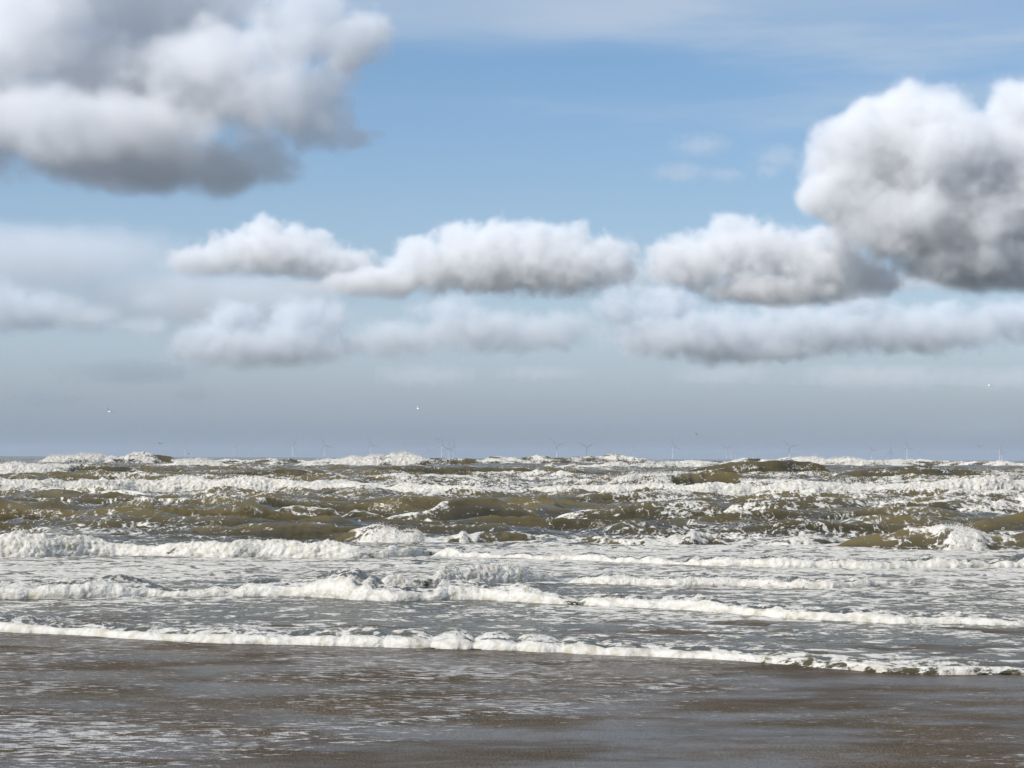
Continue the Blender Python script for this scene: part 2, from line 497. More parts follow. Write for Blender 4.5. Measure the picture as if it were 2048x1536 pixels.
wave('long line of white surf across the right half, behind the ragged brown ridge', [
    (1020, 990, 3, .8), (1070, 992, 18, .9), (1200, 993, 22, .92), (1300, 994, 22, .92), (1400, 994, 26, .95), (1500, 994, 30, .98), (1650, 994, 32, 1), (1800, 993, 26, .95), (1900, 993, 28, .96), (2000, 992, 40, 1), (2060, 991, 48, 1), (2250, 990, 44, 1), (2450, 988, 40, 1)],
    style='bore', back=9, lump=0.36, lump_size=0.5, seed=19, spray=1.3)
wave('plunging breaker right of the middle, curling golden brown lip beside its white foam', [
    (1190, 972, 4, .8), (1220, 974, 28, 1), (1270, 975, 34, 1.05), (1325, 975, 36, 1.05), (1355, 975, 38, .85), (1378, 975, 40, .5), (1400, 975, 40, .12), (1440, 974, 38, .03), (1470, 973, 30, .2), (1500, 972, 20, .5), (1560, 970, 4, .5)],
    style='spill', back=7, lump=0.32, lump_size=0.4, seed=20, spray=1.3, face=.6, crest_foam=.1)
wave('dark brown wall of a wave standing behind the golden plunging breaker', [
    (1330, 954, 4, .1), (1420, 956, 28, .05), (1500, 958, 38, .04), (1580, 958, 36, .03), (1650, 957, 26, .05), (1700, 956, 6, .1)], style='swell', back=6, lump=0.1, seed=21, crest_foam=.3, face=.6, spray=.4)
wave('broad brown wave towards the right, smooth on its seaward shoulder', [
    (1640, 956, 4, .2), (1720, 960, 20, .1), (1800, 962, 28, .08), (1880, 963, 38, .08), (1940, 962, 32, .05), (1990, 960, 14, .15), (2040, 958, 4, .3)], style='swell', back=6, lump=0.12, seed=22, crest_foam=.2)
wave('white breaker at the left edge in front of the horizon surf', [
    (-300, 955, 26, 1), (-100, 956, 28, 1), (0, 956, 28, 1), (60, 956, 32, 1), (120, 955, 28, .9), (150, 954, 24, .35), (210, 954, 28, .2), (260, 954, 22, .2), (320, 952, 4, .3)], style='spill', back=7, lump=0.32, lump_size=.5, seed=23, spray=1.2)
wave('long low brown swell left of the middle near the horizon', [
    (330, 958, 4, .3), (400, 961, 20, .1), (470, 962, 22, .12), (560, 964, 24, .06), (640, 963, 22, .15), (720, 960, 6, .25)], style='swell', back=6, lump=0.1, seed=24, crest_foam=.12)
wave('long low brown swell in the middle near the horizon', [
    (650, 952, 4, .2), (740, 956, 22, .06), (860, 958, 26, .05), (960, 958, 24, .05), (1050, 957, 22, .08), (1120, 956, 14, .2), (1200, 954, 4, .3)], style='swell', back=6, lump=0.08, seed=25, crest_foam=.08)
wave('white surf on the horizon at the left, the highest on the skyline', [
    (50, 933, 6, .8), (90, 934, 18, 1), (150, 934, 22, 1), (200, 933, 24, .95), (235, 933, 30, 1.05), (265, 932, 24, .7), (330, 932, 22, .2), (380, 931, 16, .2), (420, 930, 4, .4)], style='spill', back=6, lump=0.34, lump_size=.45, seed=26, spray=1.5)
wave('white surf near the horizon left of the middle', [
    (270, 938, 4, .8), (330, 940, 16, .95), (420, 941, 18, .9), (520, 940, 14, .8), (600, 938, 4, .8)], style='spill', back=6, lump=0.34, lump_size=.45, seed=27, spray=1.1)
wave('white surf on the horizon between the tall turbines left of the middle', [
    (560, 934, 4, .8), (640, 935, 16, .95), (720, 936, 20, 1), (785, 936, 28, 1.05), (830, 936, 22, 1), (870, 935, 14, .5), (930, 934, 12, .2), (980, 932, 4, .3)], style='spill', back=6, lump=0.34, lump_size=.45, seed=28, spray=1.4)
wave('thin white topped wave on the horizon in the middle', [
    (960, 928, 4, .3), (1040, 930, 14, .2), (1120, 931, 20, .45), (1200, 931, 18, .35), (1262, 931, 20, .75), (1300, 931, 14, .6), (1340, 930, 4, .6)], style='spill', back=6, lump=0.3, lump_size=.45, seed=29, spray=1.2)
wave('white surf near the horizon in the middle, below the thin topped wave', [
    (1050, 940, 4, .8), (1110, 942, 16, .95), (1200, 943, 18, .95), (1300, 943, 18, 1), (1380, 942, 20, .95), (1440, 940, 10, .8), (1500, 938, 4, .8)], style='bore', back=6, lump=0.34, lump_size=.45, seed=30, spray=1.2)
wave('white surf on the horizon right of the middle, above the dark brown wall', [
    (1310, 928, 4, .8), (1360, 931, 16, .95), (1440, 932, 16, .6), (1560, 933, 20, .7), (1640, 934, 20, .95), (1700, 936, 20, 1), (1760, 937, 18, .95), (1820, 936, 14, .4), (1880, 935, 4, .4)], style='spill', back=6, lump=0.34, lump_size=.45, seed=31, spray=1.4)
wave('flat white crest on the horizon at the right edge', [
    (1860, 932, 4, .5), (1950, 935, 12, .75), (2048, 936, 16, .95), (2200, 938, 16, .9), (2400, 938, 10, .8)], style='spill', back=6, lump=0.3, lump_size=.45, seed=32, spray=.9)

wave('low jagged white caps on the horizon between the left surf and the left middle surf', [
    (370, 930, 4, .5), (430, 932, 13, .6), (500, 932, 11, .35), (560, 932, 14, .75), (620, 931, 10, .5), (660, 930, 4, .4)], style='spill', back=6, lump=0.3, lump_size=.45, seed=33, spray=1.0)
wave('low dark wave with scattered caps on the horizon, right of the tallest turbine', [
    (830, 930, 4, .3), (880, 931, 15, .2), (960, 931, 14, .35), (1020, 931, 17, .6), (1080, 930, 10, .4), (1110, 930, 4, .4)], style='spill', back=6, lump=0.25, lump_size=.45, seed=34, spray=.6)
wave('ragged white caps on the horizon below the big upright bladed turbine on the right', [
    (1720, 933, 4, .5), (1780, 934, 15, .8), (1830, 934, 14, .55), (1890, 935, 15, .4), (1950, 935, 12, .7), (1990, 935, 4, .5)], style='spill', back=6, lump=0.3, lump_size=.45, seed=35, spray=1.0)


def sea_height(x, y, damp=None):
    D = y
    def band(lo0, lo1, hi0, hi1):
        return smooth(lo0, lo1, D) * (1 - smooth(hi0, hi1, D))
    h = np.zeros_like(x)
    ridge = lambda n: (1 - np.minimum(np.abs(n) * 1.6, 1.0)) ** 2.0
    h += .012 * band(10, 20, 90, 160) * perlin2(x / .7, y / .5, 1.0)
    h += .035 * band(22, 40, 130, 260) * (ridge(perlin2(x / 2.2 + .1 * y, y / 1.5, 2.0)) - .5)
    h += .05 * band(40, 50, 110, 160) * (ridge(perlin2(x / 1.7, y / 1.1, 2.2)) - .4)
    h += .28 * band(44, 58, 220, 360) * (ridge(perlin2(x / 4.0 + .5 * perlin2(x / 9, y / 9, 8.0), y / 2.4, 2.5)) - .4)
    h += .42 * band(46, 62, 300, 600) * (ridge(perlin2(x / 7.5 - .03 * y, y / 4.4, 3.0)) - .45)
    yy = y + 1.2 * perlin2(x / 9, y / 9, 9.0)
    h += .50 * band(50, 75, 600, 1200) * (ridge(perlin2(x / 17 + .02 * yy, yy / 9.0, 4.0)) - .45)
    h += 1.05 * band(110, 260, 1500, 3500) * (ridge(perlin2(x / 46 - .01 * y, y / 23.0, 5.0)) - .45)
    return h


def wave_lines():
    out = []
    for w in WAVES:                      # crests that leave the frame go on beyond it
        p = w['pts']
        if p[0, 0] <= -400:
            w['pts'] = p = np.vstack([[p[0, 0] - 800, p[0, 1] + (p[0, 1] - p[1, 1]) * 2, p[0, 2], p[0, 3]], p])
        if p[-1, 0] >= 2300 and p[-1, 2] > 8:
            w['pts'] = np.vstack([p, [p[-1, 0] + 800, p[-1, 1] + (p[-1, 1] - p[-2, 1]) * 2, p[-1, 2], p[-1, 3]]])
    for w in WAVES:
        g = np.array([tuple(on_ground(p[0], p[1]))[:2] for p in w['pts']])
        u_, d_ = g[:, 0] / g[:, 1], g[:, 1]
        m_ = np.median(d_)
        span, rng_ = (u_[-1] - u_[0]) * m_, d_.max() - d_.min() + 1e-6
        d_ = m_ + (d_ - m_) * min(1.0, (.7 if m_ < 60 else .16) * span / rng_)      # crests run nearly along the shore
        out.append((u_, d_, w['pts'][:, 2] * d_ / F_PX, w['pts'][:, 3]))
    return out


LINES = wave_lines()


def soft_interp(u, lu, lv, width):
    """interpolation without corners"""
    return np.mean([np.interp(u + o, lu, lv) for o in np.linspace(-width, width, 11)], axis=0)


def damping(u, D):
    k = np.ones_like(D)
    for w, (lu, ld, lh, lf) in zip(WAVES, LINES):
        if w['style'] == 'swell':
            continue
        d0 = np.interp(u, lu, ld)
        hh = np.interp(u, lu, lh, left=0, right=0)
        wdt = 3.5 * hh + .3
        k = np.minimum(k, 1 - .8 * smooth(0, .15, hh / (.006 * d0)) * np.exp(-((D - d0 - 1.2 * hh) / wdt) ** 2))
    return k


# sea sheet: columns fan out from the shore, rows grow with distance
ncol = 670
u = np.linspace(-.30, .30, ncol)
lg, r1 = 0.0, []
while lg < np.log(800 / 19.0):
    r1.append(lg)
    dd = 22 * np.exp(lg)
    lg += .0048 if dd < 42 or dd > 330 else .0032
r1 = np.exp(np.array(r1))
r2 = r1[-1] * np.exp(np.linspace(.04, np.log(30000 / 800.0), 90))
rows = np.concatenate([r1, r2])
U, RR = np.meshgrid(u, rows)
Y = np.interp(U * 34 / 20, FRONT_U, FRONT_D) * RR
X = U * (Y + 14.0)
DAMP = damping(X / Y, Y)
H = sea_height(X, Y) * DAMP
PX, PY = to_px(X, Y)
F = table(PX, PY, FY, FX, FF)
F = F + .16 * fbm2(X / 5.0, Y / 3.0, 3, 21.0) + .16 * fbm2(X / 22.0, Y / 9.0, 2, 22.0) * smooth(60, 140, Y)
F = F + smooth(.25, .55, H) * .22 * smooth(50, 90, Y) - .07 * smooth(55, 70, Y) + .10 * fbm2(X / 80., Y / 40., 2, 23.) * smooth(150, 300, Y)
ln = perlin2(X / 9 + .4 * perlin2(X / 5, Y / 5, 31.), Y / 3.2, 32.)
F = F + .24 * (1 - np.minimum(np.abs(ln) * 3.0, 1)) ** 2 * smooth(55, 90, Y) * (1 - smooth(500, 900, Y))
F = F - .25 * smooth(250, 700, Y)
Z = H + .012
Y = Y - 1.2 * H * smooth(40, 60, Y)            # crests lean towards the shore
sea = grid_mesh('sea', X, Y, Z, sea_mat, {'foam': F, 'thin': .7 * smooth(.08, .35, H) * smooth(45, 60, Y)})
tag(sea, kind='structure')
sea['label'] = 'rough brown sea streaked with white foam reaching the horizon'


# ------------------------------------------------------------------ breaking waves
OCT_V = np.array([(1, 0, 0), (-1, 0, 0), (0, 1, 0), (0, -1, 0), (0, 0, 1), (0, 0, -1)], float)
OCT_F = np.array([(0, 2, 4), (2, 1, 4), (1, 3, 4), (3, 0, 4), (2, 0, 5), (1, 2, 5), (3, 1, 5), (0, 3, 5)])


def blobs_mesh(name, centers, radii, stretch, mat, parent=None, seed=0):
    """flecks of spray: many tiny uneven drops in one body"""
    r = np.random.default_rng(seed)
    n = len(centers)
    jit = 1 + .3 * r.normal(size=(n, 6, 1))
    co = OCT_V[None] * jit * radii[:, None, None] * stretch[:, None, :] + centers[:, None, :]
    f = (OCT_F[None] + (np.arange(n) * 6)[:, None, None]).reshape(-1, 3)
    o = raw_mesh(name, co.reshape(-1, 3), f, mat)
    o.parent = parent
    o['kind'] = 'stuff'
    return o


def build_wave(w, line):
    lu, ld, lh, lf = line
    st = w['style']
    rng = np.random.default_rng(w['seed'])
    off = w['seed'] * 31.7
    u0, u1 = lu[0], lu[-1]
    near = ld.mean()
    n = int((u1 - u0) * F_PX / (2.9 if near < 60 else 2.2))
    u = np.linspace(u0, u1, n)
    D = soft_interp(u, lu, ld, .012)
    x = u * D
    Hc = soft_interp(u, lu, lh, .008)
    Hc = Hc * (1.02 if near > 300 else 1)
    Hc = Hc * smooth(0, .012, u - u0) * smooth(0, .012, u1 - u)
    fo = soft_interp(u, lu, lf, .003) * (.86 if near > 250 else 1)
    sz = np.mean(lh)
    # unevenness of the line along the crest
    D = D + .9 * sz * fbm2(x / (6 * sz), x * 0 + off, 4, 3.3)
    Hc = Hc * np.clip(1 + (.2 if w['seed'] == 1 or 140 < near < 300 else .4 if near >= 300 else .15 if st == 'swell' else .42) * fbm2(x / (7 * sz), x * 0 + off, 5, 5.1, .6), .25, 1.6)
    brk = smooth(.15, .6, fbm2(x / (9 * sz), x * 0 + off, 4, 6.1, .6))
    if st == 'roll':
        # scalloped puffs along the front
        lob = np.abs(np.sin(x * math.pi / .47 + 1.5 * perlin2(x / 1.1, x * 0 + off, 2.0)))
        k = smooth(.0, 1.0, 1 - np.abs(x - .0) / 2.6) if w['seed'] == 1 else .3 * (perlin2(x / 3, x * 0, off) > 0)
        Hc = Hc * (1 - .42 * k * (1 - lob ** .6))
        D = D + .10 * k * (1 - lob ** .6)
    fo = fo - brk * (.12 if w['seed'] == 1 else .14 if st == 'roll' else .3) * (fo > .5)
    Hc = Hc * (1 - (.0 if w['seed'] == 1 else .2 if near > 140 else .5) * brk)
    nf, nb = (24, 22) if st == 'roll' else ((30, 12) if near < 200 else (22, 8))
    th = np.linspace(0, 1, nf)[:, None]
    tb = np.linspace(0, 1, nb + 1)[1:, None]
    dF = w['face'] * (Hc * 1.0 if st in ('roll', 'bore') else Hc * 2.2)
    foamy = np.clip((fo - .3) / .4, 0, 1)
    if st == 'roll':
        fh, dF = 1.0, Hc * 1.1
        yf = dF * (1 - np.cos(th * math.pi / 2)) - .10 * Hc * np.sin(th * math.pi)
        zf = Hc * np.sin(th * math.pi / 2)
        sm_ = w['back'] * tb ** 1.3
        zback = Hc * (.80 + .42 * smooth(.3, 5., sm_)) * (1 - smooth(.22, 1, tb))
    else:
        a = (1 - np.cos(th * math.pi / 2)), np.sin(th * math.pi / 2)           # full, bulging
        b = (th ** .9, th ** 1.5)                                              # hollow face
        if st == 'swell':
            b = (th, np.sin((th - .5) * math.pi) * .5 + .5)
        yf = dF * (foamy * a[0] + (1 - foamy) * b[0])
        zf = Hc * (foamy * a[1] + (1 - foamy) * b[1])
        zback = Hc * (1 - smooth(0, 1, tb))
    yb = dF + Hc * w['back'] * tb ** 1.3
    zb = zback - (.08 * Hc + .01) * tb
    yo = np.concatenate([yf, yb + 0 * Hc])
    zo = np.concatenate([zf, zb])
    tt = np.concatenate([th * np.ones_like(Hc), 1 + tb * np.ones_like(Hc)])
    Xs = np.tile(x, (nf + nb, 1))
    Ys = D[None] + yo
    Zs = zo - .02 - .03 * Hc
    # foam cover
    ls = w['lump_size'] * sz * (1 if st == 'roll' else .8)
    nz = fbm2(Xs / (3.0 * sz), (Ys * .6 + Zs) / (1.2 * sz), 4, off) * (.3 if near < 140 else .45 if near < 250 else .6)
    if w['seed'] == 1:
        nz = fbm2(Xs / (.9 * sz), (Ys * .6 + Zs) / (.4 * sz), 4, off, .65) * .28
    F = fo[None] + nz
    crest = np.exp(-((tt - 1.0) / .28) ** 2)
    F = F + w['crest_foam'] * crest * smooth(.0, .25, fo[None] + nz)
    back = smooth(1.05, 1.5, tt)
    if st == 'roll':
        # white roll in front, bubbling brown wash behind it
        F = np.where(tt < 1.0, F + .35 * smooth(.75, .9, fo)[None], F)
        wash = .50 + .26 * fbm2(Xs / .16, Ys / .25, 3, off, .6) - .14 * smooth(1.4, 1.7, tt)
        k = smooth(1.02, 1.07, tt)
        F = F * (1 - k) + np.minimum(F, wash) * k
    elif st == 'bore':
        F = np.maximum(F, smooth(.8, .92, fo)[None] * .8) * (1 - back * .30)
    else:
        F = F * (1 - back) + (.20 + nz) * back
    if st in ('swell', 'spill'):
        ln = perlin2(Xs / (4.5 * sz) + .5 * nz, (Ys * .5 + Zs) / (.42 * sz) + 1.5 * nz, off + 4.)
        F = F + .30 * (1 - np.minimum(np.abs(ln) * 3.2, 1)) ** 2 * smooth(-.1, .35, perlin2(Xs / (7 * sz), Ys / (3 * sz), off + 5.))
        F = F + .5 * (1 - smooth(.02, .16, tt + .25 * nz)) * (near < 140)          # froth lapping at the foot
    # normals of the smooth shape, then lumps pushed out along them
    dYt, dZt = np.gradient(Ys, axis=0), np.gradient(Zs, axis=0)
    L = np.sqrt(dYt ** 2 + dZt ** 2) + 1e-9
    ny, nzv = -dZt / L, dYt / L
    fm = smooth(.42, .75, F)
    bl = billow3(Xs / ls, Ys / ls + off, Zs / (1.6 * ls), 5, .62)
    rg = 1 - billow3(Xs / (1.3 * ls) + 40, Ys / ls + off, Zs / (2.2 * ls), 4, .6)
    bl = .6 * bl + .4 * (rg - .45)
    if st == 'roll':
        bl = np.where(tt < 1.03, bl, billow3(Xs / (.45 * ls), Ys / (.6 * ls) + off, Zs / ls, 4, .65))
    fine = fbm2(Xs / (2.6 * sz), (Ys * .5 + Zs) / (.8 * sz), 3, off + 2, .42) * .13 + fbm2(Xs / (.7 * sz), (Ys * .5 + Zs) / (.22 * sz), 2, off + 3) * .014
    if st == 'roll':
        fr = smooth(.7, 1.0, fo)[None] * (tt < 1.03)
        rough = (1 - fr * (.85 if w['seed'] == 1 else .45)) * (.35 + .65 * fm)
        amp = w['lump'] * Hc[None] * rough * (1 - .5 * smooth(1.3, 2, tt))
        disp = amp * (bl - .25) * np.where(tt < 1.03, 1.0, .8)
    else:
        amp = w['lump'] * Hc[None] * (fm + .04) * (1 - .6 * back)
        disp = amp * (bl - .22) + fine * Hc[None] * (1 - fm)
    env = np.minimum(1, tt * 6) * np.minimum(1, (2 - tt) * 6)
    disp = disp * env
    Ys = Ys + ny * disp
    Zs = Zs + nzv * disp
    Xs = Xs + .5 * disp * perlin3(Xs / ls + 9, Ys / ls, Zs / ls + off)
    thin = np.clip(smooth(.35, .9, tt) * (1 - smooth(1.05, 1.25, tt)) * (.75 + .45 * fbm2(Xs / (6 * sz), Zs / (2 * sz), 2, off + 8)), 0, 1)
    thin = thin * (.9 if w['seed'] in (20, 10, 7, 14) else .35 if st == 'roll' or near > 140 else .6)
    o = grid_mesh('breaking_wave', Xs, Ys, Zs, sea_mat, {'foam': F, 'thin': thin})
    cat = {'roll': 'foam line', 'swell': 'wave'}.get(st, 'breaker')
    tag(o, w['label'], cat, 'waves rolling in towards the beach')
    # loose froth and spray thrown up along the crest
    if w['spray'] > 0 and fo.max() > .7:
        wgt = np.clip(fo - .6, 0, 1) * Hc + 1e-9
        cnt = int(w['spray'] * 1100)
        j = rng.choice(n, cnt, p=wgt / wgt.sum())
        row = np.clip((nf * (1 - rng.random(cnt) ** 1.6 * .95)).astype(int), 1, nf + 1)
        px = 2.0 * D[j] / F_PX                         # one pixel of a 1024 px picture, in metres
        cen = np.stack([Xs[row, j], Ys[row, j] - .1 * Hc[j], Zs[row, j]], -1)
        rise = rng.exponential(.13, cnt) * Hc[j] * (row >= nf - 8) * (.4 + 1.6 * smooth(-.1, .5, perlin2(x / (2 * sz), x * 0 + off, 9.))[j])
        cen[:, 2] += rise
        rad = px * (.16 + .42 * rng.random(cnt) ** 3) * np.where(rise > .12 * Hc[j], .75, 1.0)
        stt = np.stack([.8 + .5 * rng.random(cnt), .8 + .3 * rng.random(cnt), .8 + .9 * rng.random(cnt)], -1)
        blobs_mesh('spray', cen, rad, stt, spray_mat, o, w['seed'])
    return o


for w, line in zip(WAVES, LINES):
    build_wave(w, line)

# ------------------------------------------------------------------ the beach
gy = np.concatenate([np.linspace(-14, 9, 24), 9 + np.cumsum(np.linspace(.03, .06, 400)), np.linspace(28, 90, 30)])
gx = np.linspace(-1, 1, 460)
V, YB = np.meshgrid(gx, gy)
XB = V * (9 + .32 * np.maximum(YB, 0))
ZB = -.02 * np.maximum(YB - 26, 0) + .006 * fbm2(XB / 1.5, YB / 1.2, 2, 41.)
BX, BY = to_px(XB, np.maximum(YB, 5))
BTY = np.array([1270, 1300, 1340, 1380, 1420, 1460, 1490, 1536, 1700], float)
BTX = np.array([-300, 0, 350, 700, 1050, 1400, 1750, 2048, 2350], float)
BTF = np.array([
    [.38, .38, .36, .36, .36, .30, .10, .10, .10],
    [.38, .38, .34, .38, .42, .38, .10, .10, .10],
    [.34, .34, .30, .36, .42, .40, .20, .10, .10],
    [.32, .32, .30, .38, .40, .30, .22, .22, .22],
    [.38, .38, .35, .34, .34, .28, .28, .26, .26],
    [.38, .38, .40, .40, .22, .24, .28, .26, .26],
    [.40, .40, .42, .34, .12, .20, .24, .30, .30],
    [.40, .40, .34, .14, .10, .16, .20, .32, .32],
    [.40, .40, .36, .16, .12, .22, .26, .38, .38]])
FB = table(BX, BY, BTY, BTX, BTF) * 1.06 - .03 + .14 * fbm2(XB / 1.6, YB / 2.0, 3, 43.)
# the film of water is thicker towards the sea; a thin older swash edge runs obliquely down from the right
edge_u, edge_d = [], []
for p in ((600, 1470), (760, 1448), (900, 1435), (1060, 1420), (1200, 1396), (1320, 1375), (1430, 1352), (1560, 1334)):
    g = on_ground(*p)
    edge_u.append(g.x / g.y)
    edge_d.append(g.y)
de = YB - np.interp(XB / np.maximum(YB, 1), edge_u, edge_d) + .12 * fbm2(XB / .8, YB / .8, 3, 47.)
inside = smooth(-.05, .1, de)
lip = np.exp(-(de / .07) ** 2) * smooth(-.11, -.04, XB / np.maximum(YB, 1)) * (1 - smooth(.10, .13, XB / np.maximum(YB, 1)))
FILM = .25 + .75 * inside * (1 - smooth(.12, .2, XB / np.maximum(YB, 1)) * .6)
FILM = np.clip(FILM + .3 * fbm2(XB / 1.0, YB / 1.4, 3, 44.), 0, 1)
ZB = ZB + .012 * lip + .008 * inside
beach = grid_mesh('beach', XB, YB, ZB, sand_mat, {'foam': FB + .12 * lip, 'film': FILM})
tag(beach, kind='structure')
beach['label'] = 'wet brown sand under a thin film of water with streaks of foam'


# ------------------------------------------------------------------ wind turbines
def tube(bm, rings, seg=10):
    """rings: list of (centre, radius); a tapered closed tube along z"""
    import bmesh
    prev = None
    for c, r in rings:
        ring = [bm.verts.new((c[0] + r * math.cos(a * 2 * math.pi / seg), c[1] + r * math.sin(a * 2 * math.pi / seg), c[2])) for a in range(seg)]
        if prev:
            for i in range(seg):
                bm.faces.new((prev[i], prev[(i + 1) % seg], ring[(i + 1) % seg], ring[i]))
        else:
            bm.faces.new(ring[::-1])
        prev = ring
    bm.faces.new(prev)


import bmesh


def bm_mesh(name, bm, mat):
    for f in bm.faces:
        f.smooth = True
    me = bpy.data.meshes.new(name)
    bm.to_mesh(me)
    bm.free()
    me.materials.append(mat)
    return me


HUB_H, BLADE = 70.0, 56.0
bm = bmesh.new()
tube(bm, [((0, 0, -3), 2.9), ((0, 0, 12), 2.9), ((0, 0, 12.1), 2.5), ((0, 0, 40), 2.1), ((0, 0, HUB_H - 1.5), 1.6)], 14)
tower_me = bm_mesh('tower', bm, paint_mat)
bm = bmesh.new()
bmesh.ops.create_cube(bm, size=1.0)
for v in bm.verts:
    v.co = Vector((v.co.x * 3.6 * (.8 if v.co.y > 0 else 1), v.co.y * 10 + 2.2, v.co.z * 3.8 * (.85 if v.co.y > 0 else 1)))
bmesh.ops.bevel(bm, geom=bm.edges[:], offset=.6, segments=2, affect='EDGES')
nacelle_me = bm_mesh('nacelle', bm, paint_mat)
bm = bmesh.new()
bmesh.ops.create_uvsphere(bm, u_segments=12, v_segments=8, radius=1.9)
for v in bm.verts:
    v.co.y *= 1.3
hub_me = bm_mesh('hub', bm, paint_mat)
bm = bmesh.new()
prev = None
for z, ch, th_, tw in ((1.0, 1.8, 1.8, 0), (4, 2.0, 1.6, .1), (11, 4.4, .95, .22), (20, 3.6, .7, .15), (34, 2.5, .5, .08), (48, 1.5, .3, .03), (55, .8, .15, 0), (BLADE, .2, .05, 0)):
    ring = []
    for i in range(8):
        a = i * math.pi / 4
        p = Vector((math.cos(a) * ch / 2 + ch * .15, math.sin(a) * th_ / 2, 0))
        p.rotate(Matrix.Rotation(tw, 3, 'Z'))
        ring.append(bm.verts.new((p.x, p.y, z)))
    if prev:
        for i in range(8):
            bm.faces.new((prev[i], prev[(i + 1) % 8], ring[(i + 1) % 8], ring[i]))
    prev = ring
bm.faces.new(prev)
blade_me = bm_mesh('blade', bm, blade_mat)


def child(name, me, parent, loc=(0, 0, 0), rot=(0, 0, 0)):
    o = bpy.data.objects.new(name, me)
    COL.objects.link(o)
    o.parent = parent
    o.location = loc
    o.rotation_euler = rot
    return o


# column, row of the hub, angle of the first blade (degrees, counter-clockwise from the right), yaw, label
TURBINES = [
    (49, 900.5, 92, 10, 'faint distant wind turbine nearest the left edge, one blade upright'),
    (370, 896, 90, 15, 'pale wind turbine with upright blade, left one of a close pair above the left surf'),
    (382.5, 899, 92, 55, 'thin wind turbine edge on, right one of a close pair above the left surf'),
    (468.5, 895, 50, 20, 'pale lone wind turbine between the left pair and the one with a raised right blade'),
    (497, 901.5, 96, 20, 'very faint small wind turbine just left of the tall turbine with raised right blade'),
    (586, 891.3, 56, 12, 'tall wind turbine with one blade flat to the left and one raised to the right'),
    (590.5, 904, 75, 60, 'faint far wind turbine tucked behind the tall one with raised right blade'),
    (649, 891.3, 108, 10, 'tall wind turbine above the white surf, upper blade tipped slightly left'),
    (742, 890, 113, 8, 'tall wind turbine with long right blade level, upper blade tipped left, left of middle'),
    (812, 898, 90, 35, 'short wind turbine right of the white gull low over the surf'),
    (855, 901, 104, 15, 'small faint wind turbine left of the tallest turbine, blade tipped left'),
    (884, 889.3, 88, 6, 'tallest wind turbine of the middle cluster, one blade straight up'),
    (897, 896, 85, 20, 'wind turbine directly right of the tallest one in the middle cluster'),
    (908, 893.5, 75, 65, 'edge-on wind turbine, rightmost of the middle cluster'),
    (1098, 901.5, 70, 50, 'small faint wind turbine just left of the thick towered one'),
    (1114, 890, 137, 8, 'wind turbine with bright thick tower and two blades raised in a wide V'),
    (1173.5, 894.5, 149, 8, 'wind turbine whose two upper blades make an even V, middle'),
    (1218, 906, 80, 40, 'tiny faint wind turbine low behind the middle waves'),
    (1268.6, 900.5, 114, 12, 'small wind turbine behind the splash of the middle horizon wave'),
    (1342.5, 906, 60, 60, 'tiny faint wind turbine at the foot of the tall upright bladed one'),
    (1346, 892, 98, 6, 'tall wind turbine with upright blade, right of the middle splash'),
    (1453, 897, 149, 30, 'thin dark wind turbine, leftmost of three close together'),
    (1462.5, 902.5, 140, 45, 'small wind turbine, central one of three close together'),
    (1471, 904.5, 90, 35, 'small wind turbine, rightmost of three close together'),
    (1506.6, 901, 92, 40, 'pale narrow wind turbine standing alone between the close three and the big V bladed one'),
    (1579, 893.5, 134, 8, 'big wind turbine above the dark wave wall, blades spread in a V with one down'),
    (1689.5, 907, 95, 40, 'tiny pale wind turbine right of the big V bladed one'),
    (1743, 900.5, 125, 20, 'pale wind turbine with one blade level to the right, right side'),
    (1782, 903.5, 90, 50, 'small pale wind turbine left of the big upright bladed one on the right'),
    (1814, 894.5, 97, 6, 'big wind turbine on the right with an upright blade and two spread below'),
    (1839, 906.5, 95, 30, 'tiny faint wind turbine under the right blade of the big one on the right'),
    (1998.8, 896, 60, 20, 'grey wind turbine of the far right pair, the taller one behind'),
    (2003.4, 903.5, 110, 15, 'short bright wind turbine of the far right pair, the nearer one'),
]
for (px, py, ang, yaw, label) in TURBINES:
    d = ray(px, py)
    dist = (HUB_H - CAM_H) / d.z
    x, y = d.x * dist, dist
    root = bpy.data.objects.new('wind_turbine', None)
    COL.objects.link(root)
    root.location = (x, y, 0)
    root.rotation_euler = (0, 0, R(yaw if int(px) % 2 else -yaw))
    tag(root, label, 'wind turbine', 'wind turbines of the wind farm on the horizon')
    child('tower', tower_me, root)
    child('nacelle', nacelle_me, root, (0, 0, HUB_H))
    hub = child('hub', hub_me, root, (0, -4.2, HUB_H))
    for k in range(3):
        # the blade mesh points up (z); turn it about the rotor axis (y)
        child('blade', blade_me, root, (0, -4.2, HUB_H), (0, R(90 - (ang + 120 * k)), 0))


